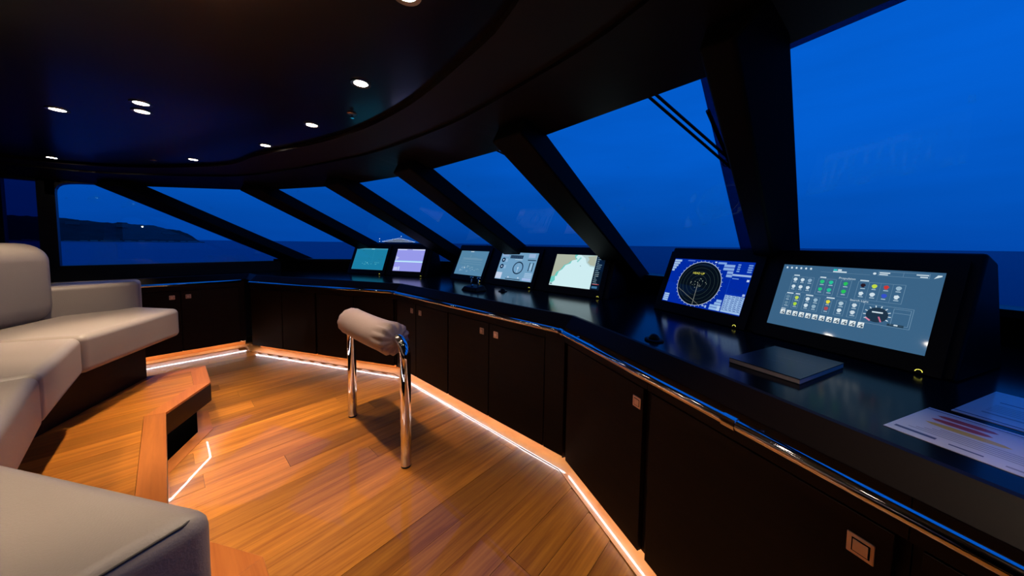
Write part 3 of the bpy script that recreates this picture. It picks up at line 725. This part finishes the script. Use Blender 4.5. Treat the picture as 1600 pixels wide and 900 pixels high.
def d_purple(g, k):
    g.rect(0, .955, 1, .995, (215, 225, 250), 1); g.rect(.35, .96, .55, .985, (120, 120, 190), 2); g.rect(.80, .96, .97, .985, (240, 245, 255), 2)
    g.rect(0, .40, 1, .48, (150, 190, 245), 1); g.rect(0, .415, 1, .445, (215, 255, 255), 2)
    for j in range(4): g.rect(.01, .50+j*.045, .06+.03*(j % 3), .525+j*.045, (205, 215, 245), 2)
    for j in range(3): g.rect(.02, .04+j*.05, .16, .075+j*.05, (205, 215, 245), 2)
    g.rect(.18, .03, .23, .20, (190, 205, 240), 2)
def d_teal(g, k):
    g.rect(0, .95, 1, .99, (70, 150, 175), 1); g.rect(.48, .955, .58, .985, (150, 205, 215), 2); g.frame(.0, .0, 1, 1, (60, 140, 165), .008, 1)
    g.rect(.58, .38, .585, .93, (45, 145, 180), 1); g.rect(.0, .375, 1, .38, (45, 140, 175), 1); random.seed(4)
    for j in range(12): u, v = random.uniform(.25, .85), random.uniform(.22, .34); g.rect(u, v, u+.03, v+.03, (70, 165, 190), 1)
    g.disc(.46, .31, .018, (150, 225, 225), 2, 10)
monitor(F1, .0, .53, 'wide monitor showing a blue radar display with concentric rings', (0, 40, 160), d_radar, ring=.52)
monitor(F1, .665, 1.172, 'largest monitor at starboard, slate screen of white and green control icons', (58, 98, 132), d_big, ring=1.168)
monitor(F2, 1.42, 1.93, 'monitor showing a pale nautical chart with a dark side strip', (205, 236, 240), d_map, ring=1.935)
monitor(F2, .687, 1.203, 'monitor showing a grey-blue conning display with a dark compass ring', (112, 158, 192), d_dial, ring=1.20)
monitor(F2, -.04, .468, 'monitor with a dim grey-blue diagram, beside the throttle levers', (84, 132, 164), d_grey, ring=.47)
monitor(F3, .697, 1.136, 'monitor with a lilac screen crossed by a bright horizontal line', (150, 152, 232), d_purple, ring=1.157)
monitor(F3, .0, .535, 'farthest monitor, a teal screen with faint lines', (26, 124, 162), d_teal, ring=.505)

# ------------------------------------------------------------------ padded chrome leaning bar
bar = thing('leaning_bar', (-2.09, .938, 0), 'chrome leaning bar with a taupe padded top standing on the teak floor', 'leaning bar')
xl, xr, yb, zb, rt = -2.488, -1.686, .938, .765, .031
for xx in (xl, xr):
    sg = 1 if xx < CAX-.1 else -1
    pts = [(xx, yb, .012), (xx, yb, .2), (xx, yb, .45), (xx, yb, zb-.10)]
    for j in range(1, 9):
        a = math.pi/2*j/8; pts.append((xx+sg*.10*(1-math.cos(a)), yb, zb-.10+.10*math.sin(a)))
    pts.append((xx+sg*.16, yb, zb))
    m = MB(); m.tube(pts, rt, 28); m.build('leg', chrome, bar, smooth=True)
    m = MB(); m.tube([(xx, yb, .0), (xx, yb, .012)], .030, 24); m.build('foot', black, bar)
m = MB(); n = 60; x0, x1 = xl-.035, xr-.098
prof = []
for j in range(n+1):
    u = j/n; e = min(u, 1-u)/.06; rr = .098*(1-.0*u); 
    if e < 1: rr = rr*(.36+.64*math.sqrt(max(0, 1-(1-e)**2)))
    prof.append(((x0+(x1-x0)*u, yb, zb-.012-.010*math.sin(u*math.pi)), rr))
m.tube([p for p, r_ in prof], [r_ for p, r_ in prof], 72)
pad = m.build('pad', pad_m, bar, smooth=True)
# gathered leather folds where the cover closes at the ends
for v in pad.data.vertices:
    wx = v.co.x + bar.location.x; u = (wx-x0)/(x1-x0); e = max(0, 1-min(u*1.0+.13, 1-u)/.24)
    a = math.atan2(v.co.z-(zb-.02), v.co.y)
    k_ = 1 + e*.075*math.sin(a*13+u*4) + e*.03*math.sin(a*29)
    v.co.y *= k_; v.co.z = (zb-.02)+(v.co.z-(zb-.02))*k_

# ------------------------------------------------------------------ sofa
SZ0, SZ1 = .62, .83
sofa = thing('sofa', (-2.1, -.7, PZ), 'large angled beige leather sofa on the raised teak platform', 'sofa')
m = MB(); m.prism([(-3.45, -.115), (-2.74, -.49), (-1.46, -.49), (-.90, -.115), (-.90, -.55), (-1.25, -1.15), (-2.9, -1.15), (-3.75, -.70), (-3.75, -.30)], PZ+.002, SZ0-.001); m.build('base', wenge, sofa)
def cushion(name, pts, z0, z1, bev, crown=.012, sub=True, seg=5):
    m = MB(); m.prism(pts, z0, z1); return m.build(name, leather, sofa, bevel=bev, seg=seg)
g = .002
cushion('seat_cushion', [(-3.455, .065), (-2.79-g, -.305), (-3.05-g, -.80), (-3.75, -.43), (-3.75, -.14)], SZ0, SZ1, .035)
cushion('seat_cushion', [(-2.79+g, -.31), (-2.13-g, -.335), (-2.13-g, -.92), (-3.04, -.92), (-3.05+g, -.80)], SZ0, SZ1, .035)
cushion('seat_cushion', [(-2.13+g, -.335), (-1.43-g, -.31), (-1.16, -.80), (-1.16, -.92), (-2.13+g, -.92)], SZ0, SZ1, .035)
near = cushion('seat_cushion', [(-1.43+g, -.305), (-.822, .056), (-.755, -.14), (-.70, -.45), (-1.16+g, -.79)], SZ0, SZ1, .040)
# piping along the end edge of the near wing and stitched joints between cushions
m = MB(); m.tube([(-.831, .033, SZ1-.085), (-.830, .034, SZ1-.040), (-.833, .0265, SZ1-.016), (-.826, .014, SZ1-.0112), (-.817, .0056, SZ1-.0107), (-.8136, -.006, SZ1-.0107), (-.773, -.125, SZ1-.0107), (-.72, -.279, SZ1-.0107)], .0024, 8)
m.build('piping', seam_m, sofa, smooth=True)
def back_cushion(pts, z0, z1): cushion('backrest', pts, z0, z1, .118, seg=8)
back_cushion([(-3.64, -.462), (-3.06, -.765), (-3.19, -1.01), (-3.79, -.70)], SZ1-.03, 1.315)
back_cushion([(-3.05, -.775), (-2.12, -.86), (-2.12, -1.11), (-3.16, -1.03)], SZ1-.03, 1.30)
back_cushion([(-2.11, -.86), (-1.17, -.775), (-1.06, -1.03), (-2.11, -1.11)], SZ1-.03, 1.30)
cushion('armrest', [(-3.59, -.56), (-3.665, -.235), (-3.745, -.135), (-3.97, -.135), (-3.97, -.56)], SZ0, 1.025, .030)
# ------------------------------------------------------------------ things on the counter
def rect_on(c, u, v, w, d): u = Vector(u).normalized(); v = Vector((-u.y, u.x)) ; return u, v
bk = thing('book', (.02, 1.58, CT), 'closed dark-covered book lying on the counter in front of the large monitor', 'book')
o_ = Vector((-.167, 1.452, 0)); u_ = Vector((.93, -.367, 0)).normalized()*.215; v_ = Vector((.367, .93, 0)).normalized()*.335
m = MB(); m.obox(o_+Vector((0, 0, CT+.002)), u_, v_, (0, 0, .015)); m.build('pages', page_m, bk)
m = MB(); m.obox(o_+Vector((0, 0, CT))-u_*.004-v_*.004, u_*1.008, v_*1.008, (0, 0, .0022)); m.obox(o_+Vector((0, 0, CT+.017))-u_*.004-v_*.004, u_*1.008, v_*1.008, (0, 0, .0022)); m.build('cover', cover_m, bk)
m = MB(); g_ = Vector((0, 0, CT+.0194)); fade = mat('cover_print', (.24, .25, .26), .6)
random.seed(9)
def dash_line(a0, a1, b, h=.0035):
    x_ = a0
    while x_ < a1: w_ = random.uniform(.008, .02); m.poly([o_+g_+u_*x_+v_*b, o_+g_+u_*min(x_+w_, a1)+v_*b, o_+g_+u_*min(x_+w_, a1)+v_*(b+h*3), o_+g_+u_*x_+v_*(b+h*3)]); x_ += w_+.012
dash_line(.30, .85, .58); dash_line(.30, .58, .36)
m.build('printed_lines', fade, bk)

ink = {n: mat('ink_'+n, c, .4, coat=.5, coat_rough=.02) for n, c in (('red', (.50, .045, .04)), ('yellow', (.75, .47, .05)), ('navy', (.03, .045, .14)), ('grey', (.30, .30, .34)))}
def sheet(name, fl, w, d, label, printer, z):
    u = Vector((.891, -.454, 0)); v = Vector((.454, .891, 0)); o = Vector((*fl, z))
    k = thing(name, o+u*w/2+v*d/2, label, 'sheet', 'laminated sheets on the counter')
    m = MB(); m.obox(o, u*w, v*d, (0, 0, .0012)); m.build('paper', paper_m, k)
    m = MB(); names = list(ink)
    def R_(a0, b0, a1, b1, c): m.poly([o+u*(w*a0)+v*(d*b0)+Vector((0, 0, .0015)), o+u*(w*a1)+v*(d*b0)+Vector((0, 0, .0015)), o+u*(w*a1)+v*(d*b1)+Vector((0, 0, .0015)), o+u*(w*a0)+v*(d*b1)+Vector((0, 0, .0015))], names.index(c))
    def lens(a0, a1, b, h, c): m.poly([o+u*(w*(a0+(a1-a0)*q))+v*(d*(b+h*s_))+Vector((0, 0, .0015)) for q, s_ in ((0, 0), (.1, -.7), (.3, -1), (.7, -1), (.9, -.7), (1, 0), (.9, .7), (.7, 1), (.3, 1), (.1, .7))], names.index(c))
    printer(R_, lens); m.build('printed_marks', [ink[n] for n in names], k)
def pr1(R_, lens):
    R_(.02, .10, .16, .15, 'navy'); R_(.20, .10, .30, .125, 'navy'); R_(.36, .07, .44, .10, 'grey')
    for j in range(5): R_(.05+.02*j, .22+j*.045, .62, .235+j*.045, 'grey'); R_(.66, .20+j*.045, .96, .215+j*.045, 'grey')
    for cx_, lay in ((.06, ((.52, 'yellow'), (.66, 'red'), (.80, 'red'))), (.40, ((.52, 'yellow'), (.66, 'red'), (.80, 'red'))), (.74, ((.52, 'grey'), (.66, 'navy'), (.80, 'navy')))):
        for b_, c in lay: lens(cx_, cx_+(.27 if c != 'red' or cx_ > .3 else .2), b_, .05, c)
    R_(.0, .93, 1, .95, 'navy'); R_(.08, .89, .95, .897, 'grey')
def pr2(R_, lens):
    R_(.0, .04, 1, .06, 'navy'); R_(.10, .20, .5, .23, 'grey'); R_(.1, .62, .9, .64, 'navy')
    for j in range(5): R_(.10, .30+j*.05, .85, .312+j*.05, 'grey')
sheet('laminated_sheet', (.188, 1.204), .46, .258, 'laminated sheet with red and yellow lens-shaped marks near the counter edge', pr1, CT+.0002)
sheet('laminated_sheet', (.345, 1.452), .32, .33, 'plain laminated sheet lying behind the coloured one by the large monitor', pr2, CT+.0002)

th = thing('throttle_lever', (-2.25, 1.96, CT), 'twin chrome throttle levers on a black base in front of the dim monitor', 'throttle')
m = MB(); m.solid([(-2.37, 1.90, CT), (-2.15, 1.90, CT), (-2.15, 2.04, CT), (-2.37, 2.04, CT)], [(-2.35, 1.92, CT+.035), (-2.17, 1.92, CT+.035), (-2.17, 2.02, CT+.05), (-2.35, 2.02, CT+.05)]); m.build('base', bezel_m, th, bevel=.008)
for xx in (-2.31, -2.21):
    m = MB(); m.tube([(xx, 1.975, CT+.03), (xx, 1.985, CT+.115)], .005, 10); m.build('lever', chrome, th, smooth=True)
    m = MB(); m.tube([(xx-.018, 1.986, CT+.118), (xx-.016, 1.986, CT+.118), (xx+.016, 1.986, CT+.118), (xx+.018, 1.986, CT+.118)], [.004, .009, .009, .004], 12); m.build('knob', chrome, th, smooth=True)
m = MB(); m.tube([(-2.26, 1.955, CT+.030), (-2.26, 1.95, CT+.052)], .012, 16); m.build('button', chrome, th)
def trackball(x, y, label):
    k = thing('trackball', (x, y, CT), label, 'trackball', 'trackballs on the counter')
    m = MB(); m.tube([(x, y, CT), (x, y, CT+.006), (x, y, CT+.010)], [.042, .042, .034], 24); m.build('base', bezel_m, k)
    m = MB(); m.tube([(x, y, CT+.002+.03*math.sin(math.radians(a))) for a in (5, 25, 45, 65, 80, 89)], [.026*math.cos(math.radians(a)) for a in (5, 25, 45, 65, 80, 89)], 20); m.build('ball', bezel_m, k, smooth=True)
    return k
trackball(-.473, 1.536, 'small black trackball on the counter left of the book')
trackball(-2.02, 2.12, 'small black trackball on the counter beside the throttle levers')

# ------------------------------------------------------------------ outside: wipers, sea, headland, anchored yacht
def wiper(i, p, q, gap, blade, label):
    a, c, t, n = facet(i); up = n*.055
    k = thing('wiper', Vector(p)+up, label, 'windscreen wiper')
    p, q = Vector(p)+up, Vector(q)+up; d = (q-p).normalized(); s_ = n.cross(d)*gap
    for e in (0, 1):
        m = MB(); m.tube([p+s_*e-d*.35, q+s_*e], .0062, 8); m.build('arm', black, k)
    m = MB(); b0, b1 = Vector(blade[0])+up*.6, Vector(blade[1])+up*.6; m.tube([b0, b1], .008, 8); m.tube([b1, q], .007, 8); m.build('blade', black, k)
    m = MB(); cc = q; m.tube([cc+Vector((.012*math.cos(j/8*6.28), .02*math.sin(j/8*6.28), -.012*math.sin(j/8*6.28)+0)) for j in range(8)], .0022, 6); m.build('hose_loop', black, k)
wiper(5-1+0, (-.51, 1.35, 1.947), (-.27, 1.785, 1.701), -.028, ((-.291, 1.469, 1.868), (-.24, 1.80, 1.69)), 'long double-armed windscreen wiper outside the pane left of the wide pillar')
wiper(3, (-1.547, 1.48, 1.943), (-1.30, 1.80, 1.775), -.04, ((-1.30, 1.60, 1.88), (-1.27, 1.85, 1.75)), 'second double-armed wiper, its arms just showing at the head of the centre pane')

sea_m = mat('sea_water', (.0005, .025, .140), .45, spec=.25, bump=.35, bscale=.25)
m = MB(); R_s = 24000; n = 48; m.poly([(R_s*math.cos(2*math.pi*j/n), R_s*math.sin(2*math.pi*j/n), -8) for j in range(n)])
sea = struct(m.build('sea', sea_m), 'calm dark blue sea at dusk')

# wooded headland to port
isl_m = mat('headland_woods', (.020, .032, .030), .9, spec=.1, noise=.5, nscale=.035)
prof_ = [(-118, 62), (-112, 74), (-106, 82), (-101, 78), (-99.2, 76), (-97.3, 73), (-95.7, 68), (-93.6, 66), (-91.6, 62), (-90.2, 54), (-88.6, 45), (-88.0, 34), (-87.5, 22), (-87.1, 10), (-86.8, 2), (-86.5, 0)]
def hgt(az):
    for (a, h), (c, h2) in zip(prof_, prof_[1:]):
        if a <= az <= c: return h+(h2-h)*(az-a)/(c-a)
    return 0
from mathutils import noise
m = MB(); NA, NR = 260, 14; vid = []
for i in range(NA):
    az = -118+31.6*i/(NA-1); H_ = hgt(az)
    for j in range(NR):
        u = j/(NR-1); r_ = 1480 + 520*u; z_ = -8 + (H_)*math.sin(min(1, u*1.6)*math.pi/2)*(1 if u < .63 else 1-(u-.63)*1.2)
        x_, y_ = r_*math.sin(math.radians(az)), r_*math.cos(math.radians(az))
        if 0 < j: z_ += (noise.noise(Vector((x_*.02, y_*.02, 3)))*9 + noise.noise(Vector((x_*.08, y_*.08, 1)))*4)*min(1, H_/30)*u**.5
        m.v.append((x_, y_, max(z_, -9)))
for i in range(NA-1):
    for j in range(NR-1): a = i*NR+j; m.f.append((a, a+1, a+NR+1, a+NR)); m.m.append(0)
hill = struct(m.build('hill', isl_m, smooth=True), 'dark wooded headland across the water')
rock_m = mat('pale_shore_rock', (.10, .12, .11), .9, noise=.4, nscale=.2)
m = MB()
for i in range(90):
    az = -117+30*i/89; hh = random.uniform(1.5, 5)*min(1, hgt(az)/12+.1); w_ = .25
    P_ = [(1476*math.sin(math.radians(az+s_)), 1476*math.cos(math.radians(az+s_))) for s_ in (-w_, w_)]; Q_ = [(1492*math.sin(math.radians(az+s_)), 1492*math.cos(math.radians(az+s_))) for s_ in (w_, -w_)]
    m.solid([(*p, -9) for p in P_+Q_], [(*p, -8+hh*.4) for p in P_]+[(*p, -8+hh) for p in Q_])
o = m.build('shore_rock', rock_m, hill); o['kind'] = 'stuff'
house_m = mat('villa_wall', (.11, .10, .09), .9); roof_m = mat('villa_roof', (.05, .035, .03), .9)
def villa(az, r_, z, w, h, label, depth=12):
    c = Vector((r_*math.sin(math.radians(az)), r_*math.cos(math.radians(az)), z)); t = Vector((math.cos(math.radians(az)), -math.sin(math.radians(az)), 0)); n = Vector((c.x, c.y, 0)).normalized()
    k = thing('villa', c, label, 'house', 'villas on the headland')
    m = MB(); m.obox(c-t*w/2-Vector((0, 0, 8)), t*w, n*depth, (0, 0, h+8)); m.build('wall', house_m, k)
    m = MB(); e = Vector((0, 0, h)); a = c-t*(w/2+.8)+e-n; m.solid([a, a+t*(w+1.6), a+t*(w+1.6)+n*(depth+2), a+n*(depth+2)], [a+t*3+n*4+Vector((0, 0, 3)), a+t*(w-1.4)+n*4+Vector((0, 0, 3)), a+t*(w-1.4)+n*(depth-2)+Vector((0, 0, 3)), a+t*3+n*(depth-2)+Vector((0, 0, 3))]); m.build('roof', roof_m, k)
villa(-96.4, 1640, 50, 26, 5, 'pale villa high on the headland near the window post')
villa(-93.1, 1640, 47, 24, 5, 'pale villa on the middle of the headland crest')
villa(-93.9, 1490, -3, 30, 6, 'low villa at the foot of the headland by the water')
villa(-89.4, 1600, 24, 40, 4, 'long pale villa on the low end of the headland')
def light_at(p, r, label, s_=6):
    mm = MATS.get('far_light') or mat('far_light', (1, 1, 1), .5, emit=(1, .93, .82), strength=s_)
    m = MB(); x, y, z = p; m.tube([(x, y, z-r), (x, y, z-r*.5), (x, y, z+r*.5), (x, y, z+r)], [r*.4, r, r, r*.4], 8); o = m.build('shore_lamp', mm); o['wloc'] = (0, 0, 0); return tag(o, label, 'lamp')
light_at((-1462, -41, 38.5), 1.9, 'bright white lamp shining on the dark headland')

ya = thing('anchored_yacht', (-528, 285, -8), 'distant lit white yacht at anchor on the horizon', 'yacht')
yt = Vector((.47, .88, 0)).normalized(); yn = Vector((-.88, .47, 0)); yo = Vector((-528, 285, -8))
yw = mat('yacht_white', (.05, .065, .08), .5); yl = mat('yacht_lights', (1, 1, 1), .5, emit=(.75, .9, 1), strength=1.1)
m = MB(); m.solid([yo+yt*a+yn*b_ for a, b_ in ((-34, -4), (28, -4), (36, 0), (28, 4), (-34, 4))], [yo+yt*a+yn*b_+Vector((0, 0, 9)) for a, b_ in ((-35, -5), (30, -5), (41, 0), (30, 5), (-35, 5))]); m.build('hull', yw, ya)
m = MB()
for z0, a0, a1 in ((9, -26, 22), (11.2, -20, 14), (13.3, -12, 8)): m.obox(yo+yt*a0-yn*4+Vector((0, 0, z0)), yt*(a1-a0), yn*8, (0, 0, 1.6))
m.build('superstructure', yw, ya)
m = MB()
for z0, a0, a1 in ((10.6, -30, 26), (12.8, -22, 16), (14.9, -13, 9)): m.obox(yo+yt*a0-yn*4.6+Vector((0, 0, z0)), yt*(a1-a0), yn*.4, (0, 0, .45))
m.tube([yo+Vector((0, 0, 17.6)), yo+yt*(-30)+Vector((0, 0, 11))], .22, 6); m.tube([yo+Vector((0, 0, 17.6)), yo+yt*(24)+Vector((0, 0, 11))], .22, 6)
for q in ((2, 0, 20.6), (-34, 0, 15.5), (-34, 0, 11.2), (2, 0, 11.5)): c_ = yo+yt*q[0]+Vector((0, 0, q[2])); m.tube([c_-Vector((0, 0, .7)), c_+Vector((0, 0, .7))], .7, 8)
m.build('deck_lights', yl, ya)
m = MB(); m.tube([yo+yt*2+Vector((0, 0, 14)), yo+yt*2+Vector((0, 0, 20.6))], .3, 6); m.build('mast', yw, ya)

# tidy: bookkeeping property is not part of the scene
for o in D.objects:
    if 'wloc' in o: del o['wloc']
